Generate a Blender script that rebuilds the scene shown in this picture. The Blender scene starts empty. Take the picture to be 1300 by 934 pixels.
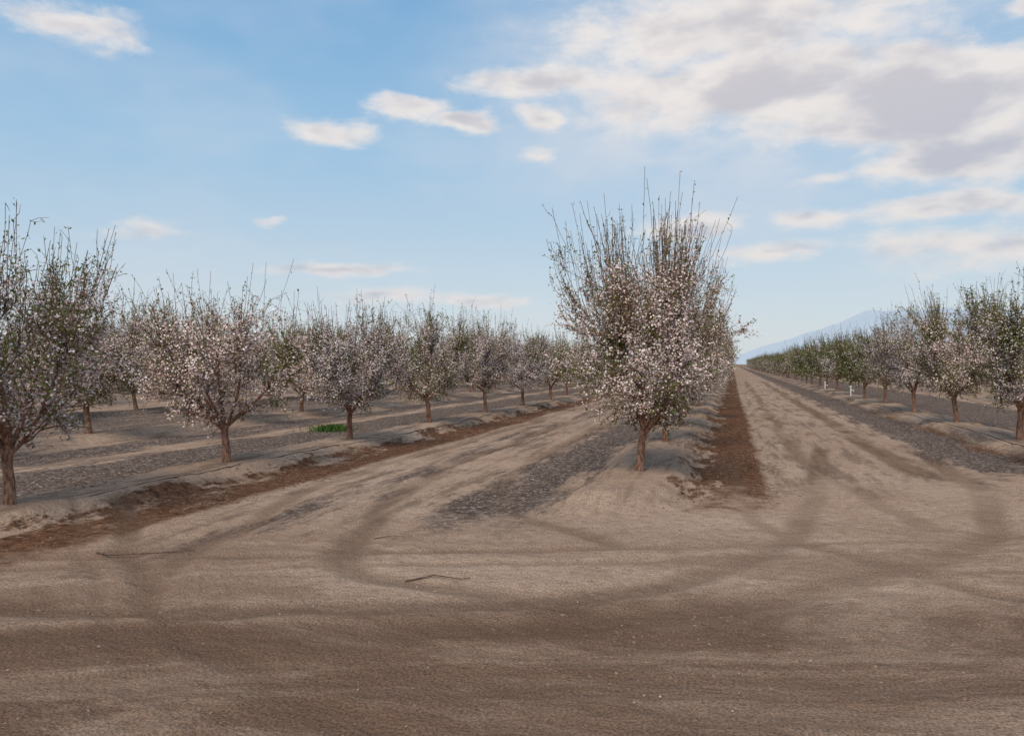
import bpy, math, random
import numpy as np
from mathutils import Vector, Matrix

SC = bpy.context.scene
SC.view_settings.view_transform = 'Standard'
SC.view_settings.look = 'None'
SC.view_settings.exposure = 0
COL = SC.collection

YAW = math.radians(15.64)
CAMH = 1.7
cs, sn = math.cos(YAW), math.sin(YAW)

def V(X, Z):
    """metres right of / along the viewing axis -> world x,y"""
    return (X*cs - Z*sn, X*sn + Z*cs)

# ------------------------------------------------------------------ noise
_rt = np.random.RandomState(7).rand(256, 256)
def vnoise(x, y):
    x = np.asarray(x, float); y = np.asarray(y, float)
    xi = np.floor(x).astype(int); yi = np.floor(y).astype(int)
    fx = x-xi; fy = y-yi
    fx = fx*fx*(3-2*fx); fy = fy*fy*(3-2*fy)
    g = lambda a, b: _rt[a & 255, b & 255]
    return (g(xi, yi)*(1-fx)+g(xi+1, yi)*fx)*(1-fy)+(g(xi, yi+1)*(1-fx)+g(xi+1, yi+1)*fx)*fy
def fbm(x, y, o=4, s=1.0):
    r = 0; a = .5; t = 0
    for i in range(o):
        r = r+a*vnoise(x*s+i*17.3, y*s+i*9.1); t += a; a *= .5; s *= 2.03
    return r/t
def sstep(a, b, x):
    t = np.clip((x-a)/(b-a), 0, 1); return t*t*(3-2*t)

# ------------------------------------------------------------------ layout
ROWS_L = [-7.61-6.0*i for i in range(0, 14)]
ROW_C = -1.29
ROWS_R = [5.69+6.6*i for i in range(0, 8)]
ALLROWS = ROWS_L+[ROW_C]+ROWS_R

def ystart(x):
    return 10.2+0.82*x
def rowmask(x, y):
    w = (fbm(x, y, 3, .9)-.5)*1.6
    return sstep(-.5, .7, y-ystart(x)+w)

TRACKS = [
 ([V(-4.6,9.4),V(-3.58,7.46),V(-2.9,6.34),V(-2.33,5.35),V(-1.5,4.4),V(-.4,3.5)], .11, 1.1),
 ([V(-5.0,9.1),V(-3.95,7.2),V(-3.25,6.1),V(-2.65,5.1),V(-1.8,4.2)], .05, .6),
 ([V(3.9,14.5),V(3.3,11.5),V(2.8,9.55),V(2.55,8.4),V(2.7,7.4),V(3.3,6.2),V(4.8,5.0)], .10, 1.1),
 ([V(6.3,16),V(4.8,12.3),V(3.63,9.55),V(2.54,7.46),V(1.2,6.1),V(-.27,5.6),V(-1.84,5.4),V(-3.4,5.5),V(-6,6)], .12, 1.1),
 ([V(7.9,15),V(6.9,12.3),V(5.6,9.2),V(4.2,7.3),V(2.2,5.9),V(.35,5.2),V(-1.2,4.95),V(-3.4,5.0),V(-6,5.2)], .13, .9),
 ([V(-8,7.7),V(-4,7.0),V(0,7.2),V(4,7.6),V(8,8.6),V(12,9.6)], .06, .7),
 ([V(-8,7.2),V(-4,6.6),V(0,6.75),V(4,7.1),V(8,8.0),V(12,9.0)], .05, .6),
 ([V(-8,4.3),V(-4,4.15),V(0,4.2),V(4,4.3),V(8,5.0)], .12, .5),
 ([(-4.6,60),(-4.6,20),(-4.5,12),(-4.0,9),V(-1.4,6.6),V(.5,5.6)], .12, .9),
 ([(-3.4,60),(-3.4,20),(-3.3,12),(-2.6,9),V(.9,7.4)], .11, .8),
 ([(-5.6,60),(-5.6,20),(-5.7,11),(-5.2,8),V(-2.8,6.4)], .10, .8),
 ([(2.75,80),(2.75,30),(2.8,17),(3.1,12)], .17, 1.3),
 ([(1.2,80),(1.2,30),(1.2,17),(1.5,12),(2.0,9)], .13, .9),
]
def seg_d(x, y, pts):
    d = np.full(x.shape, 1e9)
    P = [np.array(p, float) for p in pts]; P = [2*P[0]-P[1]]+P+[2*P[-1]-P[-2]]
    S = []
    for i in range(1, len(P)-2):
        for t in np.linspace(0, 1, 5)[:-1]:
            a, b, c, e = P[i-1], P[i], P[i+1], P[i+2]
            S.append(.5*((2*b)+(-a+c)*t+(2*a-5*b+4*c-e)*t*t+(-a+3*b-3*c+e)*t**3))
    S.append(P[-2])
    for a, b in zip(S[:-1], S[1:]):
        v = b-a; L = v@v+1e-9
        t = np.clip(((x-a[0])*v[0]+(y-a[1])*v[1])/L, 0, 1)
        d = np.minimum(d, np.hypot(x-a[0]-t*v[0], y-a[1]-t*v[1]))
    return d
def trackf(x, y):
    x = np.asarray(x, float); y = np.asarray(y, float)
    out = np.zeros(x.shape)
    near = (np.abs(x) < 25) & (y < 90) & (y > -5)
    xs, ys = x[near], y[near]
    o = np.zeros(xs.shape)
    wx = (fbm(xs, ys, 3, .8)-.5)*.35+(fbm(xs, ys, 2, 6.)-.5)*.07
    for pts, w, s in TRACKS:
        d = seg_d(xs+wx, ys+wx, pts)
        o = np.maximum(o, s*(1-sstep(w*.5, w*1.9, d)))
    o *= np.clip(-.15+1.9*fbm(xs+40, ys, 4, .55), 0, 1)
    out[near] = np.clip(o, 0, 1)
    return out

def height(x, y, tr=None):
    x = np.asarray(x, float); y = np.asarray(y, float)
    if tr is None: tr = trackf(x, y)
    rm = rowmask(x, y)
    h = np.zeros(x.shape)
    wob = (fbm(x*.0+3, y, 3, .8)-.5)*.22+(fbm(x, y, 2, 3.)-.5)*.14
    for w in ALLROWS:
        d = np.abs(x-w+wob)
        h = np.maximum(h, .16*(1-sstep(.36, .82, d))*(.8+.4*fbm(x, y, 3, 1.5)))
    h = h*rm
    r2 = np.hypot(x, y)
    fade = np.clip(1-(r2-40)/60, 0, 1)
    h = h+(fbm(x, y, 2, .35)-.5)*.07*fade + (fbm(x+9, y+3, 4, 2.6)-.5)*.03*fade
    h = h+(fbm(x+19, y+33, 3, 7.)-.5)*.024*np.clip(1-(r2-14)/20, 0, 1)
    h = h-.028*tr
    return h

# ------------------------------------------------------------------ node helpers
class NT:
    def __init__(s, nt): s.nt = nt; s.n = nt.nodes; s.l = nt.links
    def new(s, t, **k):
        n = s.n.new(t)
        for a, b in k.items(): setattr(n, a, b)
        return n
    def lk(s, a, b): s.l.new(a, b)
    def put(s, sock, v):
        if hasattr(v, 'is_linked'): s.l.new(v, sock)
        elif v is not None:
            if isinstance(v, (tuple, list)) and len(v) == 3 and sock.type == 'RGBA': v = (*v, 1)
            sock.default_value = v
    def m(s, op, a, b=None, c=None, clamp=False):
        n = s.new('ShaderNodeMath', operation=op); n.use_clamp = clamp
        s.put(n.inputs[0], a)
        if b is not None: s.put(n.inputs[1], b)
        if c is not None: s.put(n.inputs[2], c)
        return n.outputs[0]
    def vm(s, op, a, b=None):
        n = s.new('ShaderNodeVectorMath', operation=op)
        s.put(n.inputs[0], a)
        if b is not None:
            if op == 'SCALE': s.put(n.inputs[3], b)
            else: s.put(n.inputs[1], b)
        return n.outputs['Value'] if op in ('LENGTH', 'DOT_PRODUCT') else n.outputs[0]
    def mix(s, f, a, b, mode='MIX'):
        n = s.new('ShaderNodeMix', data_type='RGBA', blend_type=mode)
        s.put(n.inputs[0], f); s.put(n.inputs[6], a); s.put(n.inputs[7], b)
        return n.outputs[2]
    def noise(s, v, sc, det=4, rough=.55, dist=0):
        n = s.new('ShaderNodeTexNoise'); s.put(n.inputs['Vector'], v)
        n.inputs['Scale'].default_value = sc; n.inputs['Detail'].default_value = det
        n.inputs['Roughness'].default_value = rough; n.inputs['Distortion'].default_value = dist
        return n.outputs[0]
    def ss(s, v, a, b, o0=0., o1=1.):
        n = s.new('ShaderNodeMapRange', interpolation_type='SMOOTHSTEP')
        s.put(n.inputs[0], v); n.inputs[1].default_value = a; n.inputs[2].default_value = b
        n.inputs[3].default_value = o0; n.inputs[4].default_value = o1
        return n.outputs[0]
    def ramp(s, f, stops, interp='LINEAR'):
        n = s.new('ShaderNodeValToRGB'); e = n.color_ramp.elements
        n.color_ramp.interpolation = interp
        while len(e) > 1: e.remove(e[-1])
        stops = sorted(stops, key=lambda q: q[0])
        e[0].position = stops[0][0]; c = stops[0][1]; e[0].color = (c, c, c, 1) if not isinstance(c, tuple) else (*c, 1)
        for p, c in stops[1:]:
            q = e.new(p); q.color = (c, c, c, 1) if not isinstance(c, tuple) else (*c, 1)
        s.put(n.inputs[0], f); return n.outputs[0]

def newmat(name):
    m = bpy.data.materials.new(name); m.use_nodes = True
    nt = m.node_tree; nt.nodes.clear(); t = NT(nt)
    out = t.new('ShaderNodeOutputMaterial'); return m, t, out

# ------------------------------------------------------------------ materials
def mat_ground():
    m, t, out = newmat('orchard_soil')
    tc = t.new('ShaderNodeTexCoord').outputs['Object']
    sep = t.new('ShaderNodeSeparateXYZ'); t.lk(tc, sep.inputs[0])
    X, Y = sep.outputs[0], sep.outputs[1]
    flat = t.new('ShaderNodeCombineXYZ'); t.lk(X, flat.inputs[0]); t.lk(Y, flat.inputs[1]); P = flat.outputs[0]
    st = t.vm('MULTIPLY', P, (1., .12, 1.))
    n_big = t.noise(P, .22, 2, .6); n_mid = t.noise(P, 1.3, 3, .65); n_fine = t.noise(P, 9., 4, .72); n_grain = t.noise(P, 60., 1, .7)
    n_str = t.noise(st, 3.4, 4, .7)
    n_edge = t.noise(t.vm('MULTIPLY', P, (1, .4, 1)), 1.9, 5, .78)
    xw = t.m('ADD', X, t.m('MULTIPLY', t.m('SUBTRACT', n_edge, .5), 1.6))
    u = t.m('DIVIDE', t.m('ADD', xw, 22.), 38., clamp=True)
    g = lambda x: (x+22.)/38.
    def band(lst, base=0.):
        stops = [(0., base)]
        for a, b, v, f in lst:
            stops += [(g(a-f), base), (g(a+f), v), (g(b-f), v), (g(b+f), base)]
        return t.ramp(u, stops)
    grey = band([(-20.6,-15.,.75,.5), (-12.7,-11.2,.85,.3), (-10.6,-8.6,1.1,.3), (-5.2,-4.2,.5,.3), (-3.3,-2.05,1.0,.3), (3.5,4.85,1.05,.3), (6.6,10.2,.95,.4)])
    brown = band([(-8.6,-8.2,.8,.15), (-6.95,-5.9,.95,.2), (-.55,.45,1.15,.2), (4.7,5.1,.7,.15)])
    yy = t.m('SUBTRACT', Y, t.m('ADD', t.m('MULTIPLY', X, .82), 9.6))
    yy = t.m('ADD', yy, t.m('MULTIPLY', t.m('SUBTRACT', n_mid, .5), 6.))
    rm = t.ss(yy, -.5, 1.8)
    gm = t.m('MULTIPLY', t.ss(t.m('ADD', grey, t.m('MULTIPLY', t.m('SUBTRACT', n_str, .5), 1.9)), .25, .85), rm)
    bfar = t.ss(Y, 18, 50, 0., .3)
    bm = t.m('MULTIPLY', t.ss(t.m('SUBTRACT', t.m('ADD', brown, t.m('MULTIPLY', t.m('SUBTRACT', n_edge, .5), 3.0)), bfar), .3, .85), rm)
    c = t.mix(t.ss(n_big, .3, .7), (.375, .262, .183), (.475, .347, .253))
    c = t.mix(t.ss(n_mid, .38, .72, 0, .55), c, (.30, .203, .14))
    c = t.mix(t.m('MULTIPLY', t.ss(n_str, .46, .62, 0, .85), rm), c, (.21, .145, .105))
    c = t.mix(t.ss(n_fine, .5, .75, 0, .45), c, (.55, .415, .31))
    c = t.mix(t.ss(n_fine, .52, .3, 0, .5), c, (.19, .122, .084))
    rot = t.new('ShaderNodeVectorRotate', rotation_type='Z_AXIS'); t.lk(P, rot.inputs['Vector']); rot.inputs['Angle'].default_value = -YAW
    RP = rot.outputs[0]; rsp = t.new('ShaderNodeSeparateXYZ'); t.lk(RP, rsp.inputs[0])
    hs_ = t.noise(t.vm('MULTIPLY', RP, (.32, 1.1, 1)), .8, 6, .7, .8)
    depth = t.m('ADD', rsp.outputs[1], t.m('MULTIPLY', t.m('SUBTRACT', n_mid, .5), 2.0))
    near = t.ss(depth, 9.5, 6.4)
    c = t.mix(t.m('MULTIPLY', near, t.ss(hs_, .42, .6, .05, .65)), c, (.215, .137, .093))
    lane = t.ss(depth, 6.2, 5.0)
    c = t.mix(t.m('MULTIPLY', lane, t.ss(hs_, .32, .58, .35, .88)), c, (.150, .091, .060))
    vg = t.new('ShaderNodeTexVoronoi'); vg.inputs['Scale'].default_value = 28.; t.lk(P, vg.inputs['Vector'])
    gcol = t.mix(t.ss(n_fine, .35, .7), (.058, .043, .036), (.17, .128, .104))
    gcol = t.mix(t.ss(vg.outputs['Color'], .72, .8, 0, .7), gcol, (.42, .35, .31))
    c = t.mix(t.m('MULTIPLY', gm, .88), c, gcol)
    bcol = t.mix(t.ss(n_fine, .35, .65), (.060, .028, .016), (.19, .092, .050))
    c = t.mix(t.m('MULTIPLY', bm, .92), c, bcol)
    at = t.new('ShaderNodeAttribute', attribute_name='track')
    trk = t.m('MULTIPLY', at.outputs['Fac'], t.ss(n_fine, .3, .6, .4, 1.))
    c = t.mix(t.m('MULTIPLY', trk, .75), c, (.145, .090, .060))
    c = t.mix(.55, c, t.mix(t.ss(n_grain, .3, .7), (.22, .22, .22), (.74, .74, .74)), 'OVERLAY')
    b = t.new('ShaderNodeBsdfDiffuse'); t.lk(c, b.inputs['Color'])
    hgt = t.m('ADD', t.m('MULTIPLY', n_fine, .045), t.m('MULTIPLY', n_mid, .04))
    bp = t.new('ShaderNodeBump'); bp.inputs['Strength'].default_value = 1.; bp.inputs['Distance'].default_value = 1.
    t.lk(hgt, bp.inputs['Height']); t.lk(bp.outputs[0], b.inputs['Normal'])
    t.lk(b.outputs[0], out.inputs[0]); return m

def mat_foliage(name, cols, trans=0):
    m, t, out = newmat(name)
    g = t.new('ShaderNodeNewGeometry').outputs['Random Per Island']
    oi = t.new('ShaderNodeObjectInfo').outputs['Random']
    st = [(i/(len(cols)-1), c) for i, c in enumerate(cols)]
    c = t.ramp(g, st)
    c = t.mix(1., c, t.mix(oi, (.82, .84, .86), (1.12, 1.08, 1.04)), 'MULTIPLY')
    d = t.new('ShaderNodeBsdfDiffuse'); t.lk(c, d.inputs[0])
    t.lk(d.outputs[0], out.inputs[0])
    return m

def mat_bark():
    m, t, out = newmat('almond_bark')
    tc = t.new('ShaderNodeTexCoord').outputs['Object']
    n = t.noise(t.vm('MULTIPLY', tc, (1, 1, .35)), 28, 3, .7)
    sep = t.new('ShaderNodeSeparateXYZ'); t.lk(tc, sep.inputs[0])
    c = t.mix(t.ss(n, .35, .65), (.12, .064, .042), (.36, .21, .145))
    hi = t.ss(sep.outputs[2], .8, 1.7)
    c = t.mix(t.m('MULTIPLY', hi, .7), c, (.15, .095, .068))
    b = t.new('ShaderNodeBsdfDiffuse'); t.lk(c, b.inputs[0])
    t.lk(b.outputs[0], out.inputs[0]); return m

def mat_simple(name, c1, c2, scale=20, rough=.8, haze_glow=None):
    m, t, out = newmat(name)
    tc = t.new('ShaderNodeTexCoord').outputs['Object']
    n = t.noise(tc, scale, 4, .6)
    c = t.mix(t.ss(n, .35, .65), c1, c2)
    b = t.new('ShaderNodeBsdfPrincipled'); t.lk(c, b.inputs['Base Color']); b.inputs['Roughness'].default_value = rough
    b.inputs['Specular IOR Level'].default_value = .2
    if haze_glow:
        b.inputs['Emission Color'].default_value = (*haze_glow, 1); b.inputs['Emission Strength'].default_value = 1  # emission stands in for airlight between viewer and surface
    t.lk(b.outputs[0], out.inputs[0]); return m

M_GROUND = mat_ground(); M_BARK = mat_bark()
M_LEAF = mat_foliage('almond_leaf', [(.09, .11, .030), (.15, .185, .048), (.22, .255, .075), (.14, .13, .05), (.11, .15, .045)])
M_BLOS = mat_foliage('almond_blossom', [(.72, .57, .53), (.87, .77, .74), (.79, .64, .61), (.50, .33, .30), (.90, .83, .81), (.75, .61, .58)])
M_CLOD = mat_simple('soil_clod', (.22, .145, .10), (.33, .23, .165), 6)
M_HULL = mat_foliage('hull_litter_flakes', [(.05, .027, .018), (.14, .075, .045), (.24, .15, .10), (.10, .065, .05)], 0)
M_PETAL = mat_foliage('fallen_petal_white', [(.45, .37, .34), (.68, .60, .56), (.52, .42, .38)], 0)
M_GRASS = mat_foliage('weed_green', [(.04, .09, .02), (.07, .14, .035), (.10, .16, .05)], .3)
M_HOSE = mat_simple('black_poly_hose', (.03, .026, .022), (.08, .06, .05), 8, .7)
M_PVC = mat_simple('white_pvc', (.62, .62, .6), (.75, .75, .73), 12, .5)
M_MTN = mat_simple('mountain_haze_glow', (.05, .055, .06), (.07, .07, .075), .0018, 1., (.42, .51, .61))  # distance haze painted in as a bluish glow of the slopes
M_STICK = mat_simple('dry_wood', (.08, .045, .03), (.17, .11, .08), 30)

def mesh_np(name, co, faces_flat, sizes, mats, midx=None, smooth=False):
    me = bpy.data.meshes.new(name)
    co = np.asarray(co, np.float32); faces_flat = np.asarray(faces_flat, np.int32); sizes = np.asarray(sizes, np.int32)
    me.vertices.add(len(co)); me.vertices.foreach_set('co', co.ravel())
    me.loops.add(len(faces_flat)); me.loops.foreach_set('vertex_index', faces_flat)
    me.polygons.add(len(sizes))
    st = np.concatenate([[0], np.cumsum(sizes)[:-1]]).astype(np.int32)
    me.polygons.foreach_set('loop_start', st); me.polygons.foreach_set('loop_total', sizes)
    for m in mats: me.materials.append(m)
    if midx is not None: me.polygons.foreach_set('material_index', np.asarray(midx, np.int32))
    me.update(calc_edges=True); me.validate()
    me.polygons.foreach_set('use_smooth', [smooth]*len(me.polygons))
    return me
def obj(name, me, loc=(0, 0, 0), parent=None):
    o = bpy.data.objects.new(name, me); COL.objects.link(o); o.location = loc
    if parent: o.parent = parent
    return o

# ------------------------------------------------------------------ ground
def axis(dense_a, dense_b, step, far_neg, far_pos, grow=1.09):
    a = list(np.arange(dense_a, dense_b, step)); s = step; x = a[-1]
    while x < far_pos: s *= grow; x += s; a.append(x)
    s = step; x = a[0]; pre = []
    while x > far_neg: s *= grow; x -= s; pre.append(x)
    return np.array(pre[::-1]+a)
gx = axis(-10.5, 8.5, .045, -9000, 9000, 1.05)
gy = axis(2.0, 20., .05, -9000, 9000, 1.035)
GX, GY = np.meshgrid(gx, gy)
tr = trackf(GX, GY)
GZ = height(GX, GY, tr)
nx, ny = len(gx), len(gy)
co = np.stack([GX.ravel(), GY.ravel(), GZ.ravel()], 1)
i, j = np.meshgrid(np.arange(nx-1), np.arange(ny-1)); b0 = (j*nx+i).ravel()
F = np.stack([b0, b0+1, b0+nx+1, b0+nx], 1).ravel()
gm = mesh_np('ground', co, F, np.full(len(b0), 4), [M_GROUND], smooth=True)
a = gm.attributes.new('track', 'FLOAT', 'POINT'); a.data.foreach_set('value', tr.ravel().astype(np.float32))
obj('ground', gm)

# ------------------------------------------------------------------ trees
def make_tree(seed, H=3.2, R=1.1, nshoot=300, blos=1.0, leaf=1.0, spiky=0.0, lean=(0, 0), lod=0, fan=.55, off=(0, 0), vase=0., nup=60):
    rg = np.random.RandomState(seed)
    N = lambda v: v/(np.linalg.norm(v)+1e-9)
    tubes = []
    zc = .58+rg.rand()*.1
    lob = rg.rand(3)*6.28; la = .05+.08*rg.rand(3)
    def env(p):
        z = p[2]; th = math.atan2(p[1], p[0])
        top = H*(.93+.07*math.sin(2*th+lob[1]))
        zk = H*fan
        zw = 1.2+.5*vase
        if z < .55: return 0.02
        if z < zw: r = R*(.36+.64*((z-.55)/(zw-.55))**.8)
        elif z < zk: r = R
        elif z < top: r = R*(1-((z-zk)/(top-zk))**(2.0+2*spiky))**.5
        else: r = .02
        return r*(1+la[0]*math.sin(2*th+lob[0])+la[1]*math.sin(3*th+lob[1]+z*2))
    tp = np.array([lean[0], lean[1], zc])
    trunk = np.array([[0, 0, -.15], [0, 0, .02], [lean[0]*.3+.010, lean[1]*.3, .22], [lean[0]*.7-.008, lean[1]*.7+.01, .42], tp])
    tubes.append((trunk, [.09, .068, .056, .052, .058], 10))
    nodes = []
    ns = rg.randint(5, 8)
    ph0 = rg.rand()*6.28
    for k in range(ns):
        ph = ph0+k*6.283/ns+rg.randn()*.25
        tilt = math.radians(rg.uniform(22, 58))
        d = np.array([math.cos(ph)*math.sin(tilt)+off[0], math.sin(ph)*math.sin(tilt)+off[1], math.cos(tilt)])
        p = tp.copy()+np.array([0, 0, -.14*rg.rand()]); pts = [p.copy()]; L = rg.uniform(1.1, 1.6)*H/3.2; n = 8
        r0 = rg.uniform(.022, .036); rad = [r0]
        for s in range(n):
            d = N(d+np.array([0, 0, .08])+rg.randn(3)*.09)
            q2 = p+d*L/n
            if math.hypot(q2[0], q2[1]) > .85*env(q2) and s > 1: d = N(d*.4+np.array([0, 0, .8])); q2 = p+d*L/n
            p = q2; pts.append(p.copy()); rad.append(r0*(1-.66*(s+1)/n))
            nodes.append((p.copy(), d.copy(), rad[-1], s/n))
        tubes.append((np.array(pts), rad, 7))
    npos = np.array([q[0] for q in nodes])
    sec = []
    for k in range(70):
        for _ in range(30):
            z = rg.uniform(.78, H*.76); ph = rg.rand()*6.28
            T = np.array([math.cos(ph), math.sin(ph), 0]); T[2] = z
            e = env(T)
            if e > .2: break
        rho = e*math.sqrt(rg.uniform(.15, .95)); T[0] *= rho; T[1] *= rho
        dd = npos-T; cost = (dd[:, 0]**2+dd[:, 1]**2)+(np.maximum(0, dd[:, 2]+.25))**2*4+(dd[:, 2]+.35)**2*.5+rg.rand(len(npos))*.15
        ix = int(np.argmin(cost)); p, d, r, s = nodes[ix]
        L = np.linalg.norm(T-p)
        c1 = p+d*L*.4+rg.randn(3)*.05; c1[2] = min(c1[2], max(p[2], T[2])+.05)
        n = 6; r0 = min(r*.75, .014); pts = []; rad = []
        for i in range(n+1):
            f = i/n; q = (1-f)**2*p+2*f*(1-f)*c1+f*f*T+(rg.randn(3)*.015 if 0 < i else 0)
            pts.append(q); rad.append(r0*(1-.65*f))
        for i in range(1, n+1): sec.append((pts[i], N(pts[i]-pts[i-1]), rad[i]))
        tubes.append((np.array(pts), rad, 5 if lod == 0 else 3))
    for p, d, r, s in nodes:
        if s > .35: sec.append((p, d, r))
    samples = []
    rmin = .0026 if lod == 0 else .005
    hi = [q for q in sec if q[0][2] > H*.45]
    for k in range(nshoot+nup):
        up = k >= nshoot
        p, d, r = (hi if up else sec)[rg.randint(len(hi if up else sec))]
        rd = np.array([p[0], p[1], 0])/max(R, .1)
        low = p[2] < H*.42
        upb = rg.uniform(.3, 1.5) if not low else rg.uniform(-.6, .9)
        dd = N(rd*rg.uniform(.2, 1.2)+np.array([0, 0, upb])+rg.randn(3)*.45+d*.2)
        L = rg.uniform(.25, .7); n = 5
        if up:
            dd = N(d*.25+rd*.3+rg.randn(3)*.16+np.array([0, 0, 1.])); L = rg.uniform(.6, 1.25)*(1+.35*spiky)
        cap = H*rg.uniform(.86, 1.06)
        q = p.copy(); pts = [q.copy()]; r0 = min(r*.7, .0066); rad = [r0]
        for i in range(n):
            dd = N(dd+np.array([0, 0, .09 if not low else .0])+rg.randn(3)*(.04 if up else .07)); q2 = q+dd*L/n
            e = env(q2)
            if up:
                if q2[2] > cap or math.hypot(q2[0], q2[1]) > R*1.08: break
            elif math.hypot(q2[0], q2[1]) > e*rg.uniform(.95, 1.15): break
            q = q2; pts.append(q.copy()); rad.append(max(rmin, r0*(1-.7*(i+1)/n)))
        if len(pts) < 2: continue
        tubes.append((np.array(pts), rad, 4 if lod == 0 else 3))
        pa = np.array(pts)
        for i in range(len(pts)-1):
            for s in range(3):
                f = (s+rg.rand())/3; samples.append((pa[i]*(1-f)+pa[i+1]*f, N(pa[i+1]-pa[i]), (i+f)/n, up))
        for s in range(rg.randint(2, 5) if not up else rg.randint(0, 2)):
            i = rg.randint(1, len(pts)); tpnt = pa[i]
            td = N(N(pa[i]-pa[i-1])*.6+rg.randn(3)*.6+np.array([0, 0, .25])); tl = rg.uniform(.08, .26)
            e = tpnt+td*tl
            if lod == 0: tubes.append((np.array([tpnt, tpnt+td*tl*.5+rg.randn(3)*.01, e]), [.0032, .0026, .002], 3))
            for f in np.linspace(.2, 1, max(2, int(tl/.05))): samples.append((tpnt*(1-f)+e*f, td, .5+.5*f, up))
    for p, d, r in sec:
        if rg.rand() < .6 and p[2] > .8: samples.append((p+rg.randn(3)*.04, d, .3, False))
    Vt, Fc, Sz, Mi = [], [], [], []; base = 0
    for pts, rad, sd in tubes:
        pts = np.asarray(pts); n = len(pts)
        ang = np.arange(sd)*2*math.pi/sd
        tg = np.gradient(pts, axis=0); ring = []
        for i in range(n):
            tdir = N(tg[i]); ref = np.array([1., 0, 0]) if abs(tdir[0]) < .8 else np.array([0, 1., 0])
            uu = N(np.cross(tdir, ref)); vv = np.cross(tdir, uu)
            ring.append(pts[i]+rad[i]*(np.cos(ang)[:, None]*uu+np.sin(ang)[:, None]*vv))
        Vt.append(np.concatenate(ring))
        for i in range(n-1):
            a0 = base+i*sd
            for k in range(sd):
                k2 = (k+1) % sd
                Fc += [a0+k, a0+k2, a0+sd+k2, a0+sd+k]; Sz.append(4); Mi.append(0)
        base += n*sd
    cl = rg.rand(22, 3)*np.array([2*R, 2*R, H])-np.array([R, R, 0]); cw = rg.rand(22)
    lp, ld, bp = [], [], []
    kb, kl, ks = (1.8, 2.4, 1.) if lod == 0 else (.78, .9, 1.65)
    for p, d, t_, up in samples:
        w = cw[np.argmin(((cl-p)**2).sum(1))]
        zr = p[2]/H
        pb = blos*(1. if zr < .62 else max(.04, 1-(zr-.62)/.18))*(.25+1.3*w)
        pl = leaf*(.4+1.0*(1-w))*(1.0 if zr < .66 else .75)
        if up: pb *= .4; pl *= .42
        for _ in range(rg.poisson(kb*pb)): bp.append(p+rg.randn(3)*.026)
        for _ in range(rg.poisson(kl*pl)): lp.append(p+rg.randn(3)*.010); ld.append(d)
    lp = np.array(lp); ld = np.array(ld); nL = len(lp)
    dirs = ld*.8+rg.randn(nL, 3)*.7+np.array([0, 0, .2]); dirs /= np.linalg.norm(dirs, axis=1)[:, None]
    sd_ = np.cross(dirs, rg.randn(nL, 3)); sd_ /= np.linalg.norm(sd_, axis=1)[:, None]
    ln = ks*rg.uniform(.026, .054, nL)[:, None]; wd = ln*rg.uniform(.15, .25, nL)[:, None]
    q = np.stack([lp, lp+dirs*ln*.5+sd_*wd, lp+dirs*ln, lp+dirs*ln*.5-sd_*wd], 1).reshape(-1, 3)
    Vt.append(q); Fc += list(range(base, base+nL*4)); base += nL*4; Sz += [4]*nL; Mi += [1]*nL
    bp = np.array(bp); nB = len(bp)
    nr = rg.randn(nB, 3)+N(np.array([0, 0, .4])); nr += bp*np.array([1, 1, 0])*.8; nr /= np.linalg.norm(nr, axis=1)[:, None]
    uu = np.cross(nr, rg.randn(nB, 3)); uu /= np.linalg.norm(uu, axis=1)[:, None]; vv = np.cross(nr, uu)
    rr = ks*rg.uniform(.013, .020, nB)[:, None]
    if lod == 0:
        vs = []
        for k in range(10):
            an = k*math.pi/5; r_ = rr*(1. if k % 2 == 0 else .55)
            vs.append(bp+r_*(math.cos(an)*uu+math.sin(an)*vv)+nr*rr*(.3 if k % 2 == 0 else .1))
        nv = 10
    else:
        vs = []
        for k in range(4):
            an = k*math.pi*.5; vs.append(bp+rr*.9*(math.cos(an)*uu+math.sin(an)*vv))
        nv = 4
    Vt.append(np.stack(vs, 1).reshape(-1, 3))
    Fc += list(range(base, base+nB*nv)); Sz += [nv]*nB; Mi += [2]*nB
    print('tree', seed, nL, nB, len(tubes))
    return mesh_np('almond_tree_mesh', np.concatenate(Vt), Fc, Sz, [M_BARK, M_LEAF, M_BLOS], Mi)

HERO = make_tree(11, H=3.9, R=1.32, nshoot=580, blos=1.15, leaf=.9, spiky=1.0, lean=(.06, 0), fan=.66, off=(.12, 0), vase=1., nup=290)
TB = [make_tree(21, 3.2, 1.2, 480, 1.25, .75), make_tree(22, 3.2, 1.2, 460, 1.25, .75, .2, nup=80), make_tree(23, 3.4, 1.25, 480, 1.15, .8, .3, nup=100),
      make_tree(24, 3.3, 1.2, 460, 1.2, .8, .3, (.08, .04), nup=80)]
TG = [make_tree(31, 3.5, 1.35, 460, .95, 1.05, .2, nup=80, vase=.4), make_tree(32, 3.6, 1.35, 460, .65, 1.3, .3, nup=90, vase=.4)]
TBF = [make_tree(41, 3.3, 1.35, 340, 1.2, .8, .2, lod=1), make_tree(42, 3.35, 1.35, 340, 1.05, .9, .3, lod=1), make_tree(43, 3.4, 1.3, 340, .95, .9, .3, lod=1)]
TGF = [make_tree(51, 3.5, 1.4, 340, .55, 1.3, .2, lod=1), make_tree(52, 3.5, 1.4, 340, .35, 1.5, .3, lod=1)]

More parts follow.
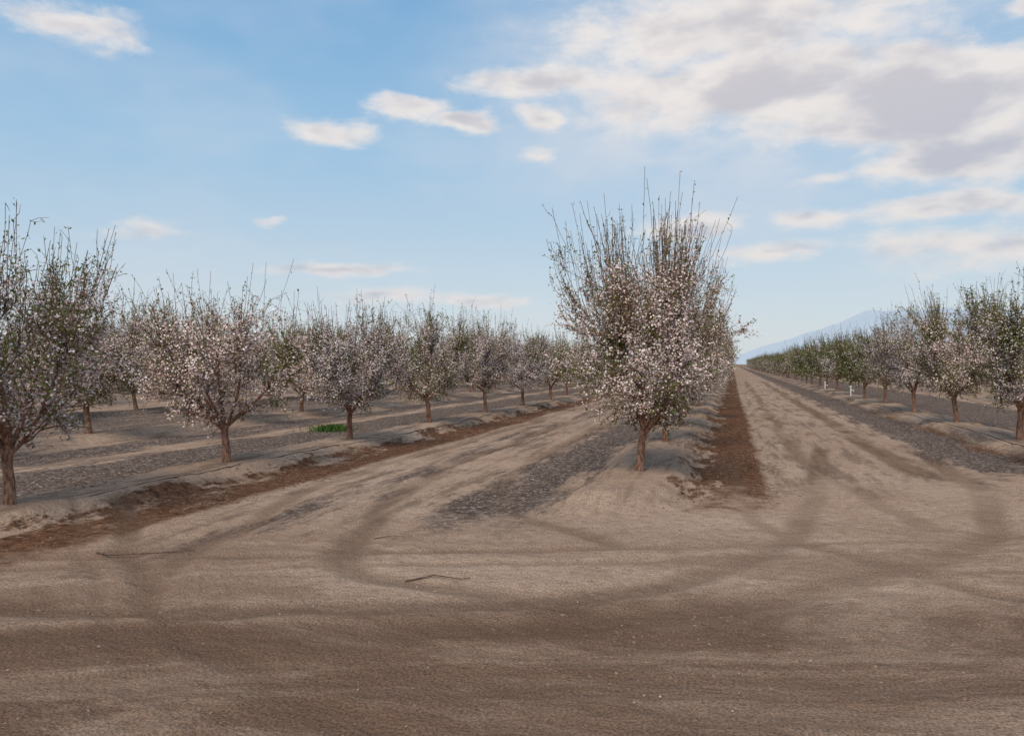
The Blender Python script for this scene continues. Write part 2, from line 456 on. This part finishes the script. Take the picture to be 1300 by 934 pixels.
RG = random.Random(5)
def hz(x, y): return float(height(np.array([x]), np.array([y]))[0])
def place(me, x, y, rot, s=1., sz=1., parent=None, name='almond_tree'):
    o = obj(name, me, (x, y, hz(x, y) if math.hypot(x, y) < 60 else .1))
    o.rotation_euler = (RG.gauss(0, .02), RG.gauss(0, .02), rot); o.scale = (s, s, s*sz)
    if parent: o.parent = parent
    return o
far = bpy.data.objects.new('distant_orchard_trees', None); COL.objects.link(far)
def row(x, ys, near_set, far_set, sizes):
    for k, y in enumerate(ys):
        d = math.hypot(x, y)
        lodf = d > 32
        me = RG.choice(far_set if lodf else near_set)
        s, szz = sizes(k)
        place(me, x+RG.gauss(0, .06), y+RG.gauss(0, .1), RG.uniform(0, 6.28), s, szz, far if lodf else None, 'orchard_tree' if lodf else 'almond_tree')
rs = lambda k: (RG.uniform(.95, 1.1), RG.uniform(.92, 1.04))
rs2 = lambda k: (RG.uniform(1.02, 1.18), RG.uniform(.88, .98))
place(TB[2], -7.55, 6.75, 1.0, 1.0, 1.0)
place(TB[0], -7.61, 10.64, 0.3, 1.04, .95)
place(TB[1], -7.61, 14.75, 2.3, 1.04, .93)
place(TB[3], -7.61, 19.2, 4.0, 1.06, .95)
row(-7.61, [23.8+4.5*i for i in range(50)], TB, TBF, rs)
place(HERO, ROW_C, 11.37, 0.0, 1., 1.)
place(TB[2], ROW_C, 15.9, .5, 1.08, 1.1)
row(ROW_C, [20.4+4.5*i for i in range(50)], TB+TG, TBF+TGF, lambda k: (RG.uniform(.98, 1.08), RG.uniform(1., 1.1)))
place(TG[0], 5.69, 13.4, .5, 1.05)
place(TG[0], 5.69, 18.4, 2.5, 1.05, 1.03)
place(TB[3], 5.69, 23.1, 1.5, 1.08, 1.05)
place(TB[1], 5.69, 28.2, 5.5, 1.08, 1.08)
place(TG[0], 5.69, 33.3, 3.5, 1.0, 1.0)
row(5.69, [38.0+4.8*i for i in range(50)], TG, TGF+TGF+TBF[:1], rs)
for ri, x in enumerate(ROWS_L[1:]):
    y0 = 1.0 if ri == 0 else 1.0-RG.uniform(0, 2)
    n = 46 if ri < 5 else 30
    ys = [y0+4.4*i for i in range(n)]
    ys = [y for y in ys if y > abs(x)*.66-4]
    row(x, ys, TB+TB+TG[:1], TBF+TBF+TGF[:1], rs2)
for ri, x in enumerate(ROWS_R[1:]):
    ys = [16+RG.uniform(0, 2)+4.7*i for i in range(34)]
    ys = [y for y in ys if y > x*1.8]
    row(x, ys, TG+TB[:2], TGF+TBF[:2], rs2)

# ------------------------------------------------------------------ small ground stuff
rg = np.random.RandomState(3)
def scatter_pts(n, zmax, dens=None, zmin=3.0):
    Z = np.sqrt(rg.uniform(zmin**2, zmax**2, n)); X = rg.uniform(-.95, .95, n)*Z
    return X*cs-Z*sn, X*sn+Z*cs
def litter(x, y):
    xx = x+(fbm(x+70, y*.4, 4, 1.3)-.5)*1.6
    L = lambda a, b: sstep(a-.3, a+.2, xx)*(1-sstep(b-.2, b+.3, xx))
    g = np.maximum.reduce([L(-20.6, -15), L(-12.7, -11.4), L(-10.4, -8.5), .4*L(-5, -4.2), L(-3.1, -2.05), L(3.7, 4.85), L(6.6, 10.2)])
    b = np.maximum.reduce([L(-8.5, -8.2), L(-6.9, -6.1), L(-.5, .45), L(4.7, 5.0)])
    rm = sstep(-.5, 2., y-(.82*x+9.8)+(fbm(x, y, 3, 1.)-.5)*5)
    return g*rm, b*rm*sstep(.32, .55, fbm(x+5, y*.5, 4, 1.7))
def blobs(name, x, y, size, mat, flat=.6, jitter=.35):
    n = len(x); z = height(x, y)
    hexr = np.array([[math.cos(a), math.sin(a), 0] for a in np.arange(6)*math.pi/3])
    hexm = hexr*.75+np.array([0, 0, .55])
    B = np.concatenate([hexr+np.array([0, 0, -.15]), hexm, [[0, 0, .85]]])
    v = B[None]*(1+rg.uniform(-jitter, jitter, (n, 13, 3)))
    ra = rg.rand(n)*6.28; c, s = np.cos(ra)[:, None], np.sin(ra)[:, None]
    asp = rg.uniform(.55, 1., n)[:, None]
    vx, vy = v[..., 0], v[..., 1]*asp
    out = np.stack([vx*c-vy*s, vx*s+vy*c, v[..., 2]*flat], 2)*size[:, None, None]
    out += np.stack([x, y, z], 1)[:, None]
    idx = []; sz = []
    for k in range(6):
        k2 = (k+1) % 6; idx += [k, k2, 6+k2, 6+k]; sz.append(4)
    for k in range(6): idx += [6+k, 6+(k+1) % 6, 12]; sz.append(3)
    F = (np.array(idx)[None]+13*np.arange(n)[:, None]).ravel()
    return obj(name, mesh_np(name, out.reshape(-1, 3), F, np.tile(sz, n), [mat], smooth=False))
x, y = scatter_pts(18000, 15)
k = fbm(x, y, 3, .8)+rg.rand(len(x))*.5; q = k > .82
x, y = x[q], y[q]
blobs('soil_clods', x, y, np.minimum(rg.gamma(1.3, .003, len(x))+.002, .015), M_CLOD)
x, y = scatter_pts(120000, 26, zmin=8); g, b = litter(x, y); q = rg.rand(len(x)) < b*.8
x, y = x[q], y[q]; blobs('hull_litter', x, y, rg.uniform(.008, .024, len(x)), M_HULL, .35, .5)
def flakes(name, x, y, size, mat):
    n = len(x); z = height(x, y)+.012
    nrm = rg.randn(n, 3)*.35+np.array([0, 0, 1.]); nrm /= np.linalg.norm(nrm, axis=1)[:, None]
    u = np.cross(nrm, rg.randn(n, 3)); u /= np.linalg.norm(u, axis=1)[:, None]; w = np.cross(nrm, u)
    p = np.stack([x, y, z], 1); s = size[:, None]
    q = np.stack([p+u*s, p+w*s*.75, p-u*s*.8, p-w*s*.75], 1).reshape(-1, 3)
    return obj(name, mesh_np(name, q, np.arange(4*n), np.full(n, 4), [mat]))
x, y = scatter_pts(160000, 30, zmin=3); g, b = litter(x, y)
q = rg.rand(len(x)) < (g*.5*sstep(.35, .65, fbm(x, y, 3, .9))+b*.12+.022)
x, y = x[q], y[q]; flakes('fallen_petals', x, y, rg.uniform(.004, .009, len(x)), M_PETAL)

def tube(name, pts, r, mat, sides=8, parent=None, taper=None):
    cu = bpy.data.curves.new(name, 'CURVE'); cu.dimensions = '3D'; cu.bevel_depth = r; cu.bevel_resolution = 2; cu.use_fill_caps = True
    sp = cu.splines.new('POLY'); sp.points.add(len(pts)-1)
    for i, p in enumerate(pts):
        sp.points[i].co = (*p, 1); sp.points[i].radius = 1 if taper is None else taper[i]
    cu.materials.append(mat)
    o = bpy.data.objects.new(name, cu); COL.objects.link(o)
    if parent: o.parent = parent
    return o
def hose(xr, y0, y1, off):
    ys = np.arange(y0, y1, .2); xs = xr+off+(fbm(ys*0, ys, 2, .2)-.5)*.3
    zs = height(xs, ys)+.002+(fbm(ys*0+5, ys, 2, .9)-.5)*.03
    tube('irrigation_hose', list(zip(xs, ys, zs)), .008, M_HOSE)
hose(-7.61, 7.5, 60, .38); hose(5.69, 15, 60, -.45)

def riser(x, y, h=.5):
    e = bpy.data.objects.new('irrigation_riser', None); COL.objects.link(e); z = hz(x, y); e.location = (x, y, z)
    tube('pipe', [(0, 0, -.1), (0, 0, h)], .035, M_PVC, parent=e)
    tube('cap', [(0, 0, h-.02), (0, 0, h+.06)], .052, M_PVC, parent=e)
    tube('valve_arm', [(0, 0, h*.6), (.13, 0, h*.6), (.13, 0, h*.45)], .022, M_PVC, parent=e)
riser(5.6, 41.8, .42); riser(5.5, 52, .4); riser(-7.2, 45, .4)

def stick(pts, r):
    P = []
    for X, Z, dz in pts:
        wx, wy = V(X, Z); P.append((wx, wy, hz(wx, wy)+dz))
    tube('fallen_twig', P, r, M_STICK, taper=np.linspace(1, .4, len(P)))
stick([(-.84, 6.2, .01), (-.62, 6.24, .02), (-.4, 6.21, .015), (-.33, 6.24, .01)], .007)
stick([(-3.75, 7.1, .01), (-3.6, 7.0, .03), (-3.3, 7.02, .02), (-2.9, 7.2, .015)], .009)
stick([(-1.35, 7.7, .01), (-1.2, 7.76, .02), (-1.05, 7.75, .012)], .005)

def weeds(cx, cy, rad, n, h):
    a = rg.rand(n)*6.28; r = rad*np.abs(rg.randn(n))*.6; x = cx+r*np.cos(a)*1.0; y = cy+r*np.sin(a); z = height(x, y)
    p = np.stack([x, y, z-.01], 1); d = np.stack([rg.randn(n)*.5, rg.randn(n)*.5, np.ones(n)], 1); hh = (h*rg.uniform(.4, 1, n))[:, None]
    s = np.stack([np.cos(a*7), np.sin(a*7), a*0], 1)*.012
    q = np.stack([p-s, p+s, p+d*hh*.6+s*.9, p+d*hh], 1).reshape(-1, 3)
    obj('green_weeds', mesh_np('green_weeds', q, np.arange(4*n), np.full(n, 4), [M_GRASS]))
weeds(-9.9, 18.2, .45, 900, .2)

# ------------------------------------------------------------------ mountains
azs = np.radians(np.linspace(-12, 75, 260)); Rm = 7000.
elev = np.interp(np.degrees(azs), [-12, -4, 0, 2, 5, 8.6, 12, 20, 40, 75], [.1, .2, .5, 1.2, 2.2, 3.5, 3.5, 3.3, 3., 2.])
elev = elev+(fbm(np.degrees(azs), azs*0, 5, .6)-.5)*.5*np.clip(elev/3, .2, 1)
nr = 14; cos_ = []
for k in range(nr):
    f = k/(nr-1); rr = Rm*(1-.35*(1-f))
    z = np.tan(np.radians(elev))*Rm*f**1.3*(1+.25*(fbm(np.degrees(azs)*1.0, azs*0+k*.6, 4, .7)-.5)*(1-f)*2)-5*(1-f)
    cos_.append(np.stack([np.sin(azs)*rr, np.cos(azs)*rr, z], 1))
n = len(azs); co = np.concatenate(cos_)
i, j = np.meshgrid(np.arange(n-1), np.arange(nr-1)); b0 = (j*n+i).ravel()
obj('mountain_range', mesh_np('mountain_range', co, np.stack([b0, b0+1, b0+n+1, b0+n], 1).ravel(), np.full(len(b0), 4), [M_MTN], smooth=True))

# ------------------------------------------------------------------ sun + sky
SUN_EL, SUN_AZ = math.radians(50), math.radians(186)
ld = bpy.data.lights.new('sun', 'SUN'); ld.energy = 2.6; ld.angle = math.radians(30); ld.color = (1., .88, .75)
so = bpy.data.objects.new('sun', ld); COL.objects.link(so)
sd = Vector((math.sin(SUN_AZ)*math.cos(SUN_EL), math.cos(SUN_AZ)*math.cos(SUN_EL), math.sin(SUN_EL)))
so.rotation_euler = sd.to_track_quat('Z', 'Y').to_euler(); so.location = (0, -10, 30)

W = bpy.data.worlds.new('World'); SC.world = W; W.use_nodes = True
nt = W.node_tree; nt.nodes.clear(); t = NT(nt)
wo = t.new('ShaderNodeOutputWorld')
bg = t.new('ShaderNodeBackground'); bg.inputs[1].default_value = .1
bg2 = t.new('ShaderNodeBackground'); bg2.inputs[1].default_value = .1
sky = t.new('ShaderNodeTexSky', sky_type='NISHITA'); sky.sun_disc = False
sky.sun_elevation = SUN_EL; sky.sun_rotation = SUN_AZ; sky.air_density = 1.0; sky.dust_density = 1.0; sky.ozone_density = 1.5
D = t.vm('NORMALIZE', t.new('ShaderNodeTexCoord').outputs['Generated'])
sp = t.new('ShaderNodeSeparateXYZ'); t.lk(D, sp.inputs[0]); dx, dy, dz = sp.outputs
az = t.m('MULTIPLY', t.m('ARCTAN2', dx, dy), 57.2958); el = t.m('MULTIPLY', t.m('ARCSINE', dz), 57.2958)
Ds = t.vm('MULTIPLY', D, (1, 1, 2.4))
nn = t.new('ShaderNodeTexNoise'); t.lk(Ds, nn.inputs[0]); nn.inputs['Scale'].default_value = 8; nn.inputs['Detail'].default_value = 3
warp = t.vm('MULTIPLY', t.vm('SUBTRACT', nn.outputs['Color'], (.5, .5, .5)), (6., 2.0, 0))
cb = t.new('ShaderNodeCombineXYZ'); t.lk(az, cb.inputs[0]); t.lk(el, cb.inputs[1])
AE = t.vm('ADD', cb.outputs[0], warp)
Y0 = -15.64
CL = [(-28.8,20.6,4,1.5,.8),(1.6,19.6,6,1.4,1.),(-6.9,17.6,4.2,1.05,1.1),(-4.2,17.0,3.4,.9,1.),(1.9,17.4,2,1.1,.8),(-13,16.1,3.4,.9,.6),
 (1.4,14.8,1.5,.6,.4),(-17.4,9.5,1.3,.55,.6),(-24.2,8.6,3.5,.7,.45),(-11.9,6.6,7,.6,.6),(-9.6,4.9,6,.6,.7),(-3.4,4.8,5,.55,.65),
 (12.4,9.6,4,.9,.8),(18.5,7.8,4.2,.9,.9),(20.8,9.9,3.5,1.1,.7),(28.6,9.9,7.5,1.2,1.),(31,13.1,9.,2.4,1.3),(17,18.6,14,3.4,1.2),
 (28,16.6,11,4.4,1.5),(15,22.6,13,3.4,.95),(33,20.9,1.7,1.,.7),(31,7.2,8,1.7,.7),(21.5,12.4,2.5,.5,.4),
 (50,17,9,4,1.),(-52,14,8,1.5,.8)]
fld = None
for a0, e0, wa, hb, s in CL:
    v = t.vm('MULTIPLY', t.vm('SUBTRACT', AE, (a0+Y0, e0, 0)), (1/wa, 1/hb, 0))
    r = t.vm('LENGTH', v)
    mm = t.m('MULTIPLY_ADD', r, -s, s)
    fld = mm if fld is None else t.m('MAXIMUM', fld, mm)
fld = t.m('MAXIMUM', fld, -1.2)
n1 = t.noise(Ds, 13, 7, .6, .2)
Dup = t.vm('ADD', Ds, (0, 0, .06)); n2 = t.noise(Dup, 13, 3, .55, .2)
dens = t.ss(t.m('ADD', fld, t.m('MULTIPLY', t.m('SUBTRACT', n1, .5), 1.7)), -.1, .6)
thick = t.ss(t.m('ADD', fld, t.m('MULTIPLY', t.m('SUBTRACT', n2, .5), 2.6)), .15, 1.2)
elf = t.ss(el, 6, 22)
lit = t.mix(elf, (8.0, 7.6, 7.4), (8.6, 8.1, 7.8)); shd = t.mix(elf, (4.3, 4.7, 5.7), (5.6, 5.4, 5.9))
ccol = t.mix(t.m('MULTIPLY', thick, .85), lit, shd)
elr = t.m('DIVIDE', el, 90., clamp=True)
grad = t.ramp(elr, [(0, (.70, .745, .78)), (.08, (.56, .69, .80)), (.17, (.37, .60, .82)), (.30, (.18, .43, .74)), (1., (.10, .22, .50))])
sky0 = t.mix(.8, sky.outputs[0], t.vm('SCALE', grad, 10.))
vd = t.vm('LENGTH', t.vm('MULTIPLY', t.vm('SUBTRACT', cb.outputs[0], (17+Y0, 21, 0)), (1/26, 1/14, 0)))
veil = t.m('MULTIPLY', t.ss(vd, 1.1, .1, .0, .9), t.ss(n1, .25, .65, .45, 1.))
haze = t.m('ADD', veil, t.m('MULTIPLY', t.ss(t.noise(Ds, 3.5, 3, .6), .42, .7), .25), clamp=True)
skyc = t.mix(haze, sky0, (6.8, 7.1, 7.7))
fin = t.mix(t.m('MULTIPLY', dens, .92), skyc, ccol)
t.lk(fin, bg.inputs[0])
soft = t.ss(t.noise(Ds, 2.6, 2, .6), .45, .68, .12, .6)
t.lk(t.mix(soft, sky0, (6.6, 6.6, 6.9)), bg2.inputs[0])
edge = t.m('MAXIMUM', t.ss(el, 29, 34), t.m('MAXIMUM', t.ss(az, 45, 55), t.ss(az, -68, -76)))
mxs = t.new('ShaderNodeMixShader'); t.lk(edge, mxs.inputs[0]); t.lk(bg.outputs[0], mxs.inputs[1]); t.lk(bg2.outputs[0], mxs.inputs[2])
t.lk(mxs.outputs[0], wo.inputs[0])

# ------------------------------------------------------------------ camera
cd = bpy.data.cameras.new('camera'); cam = bpy.data.objects.new('camera', cd); COL.objects.link(cam)
cd.sensor_width = 36; cd.lens = 36*1000/1300; cd.clip_end = 30000; cd.clip_start = .05
cam.location = (0, 0, CAMH)
cam.rotation_euler = (math.radians(90-.29), 0, YAW)
SC.camera = cam
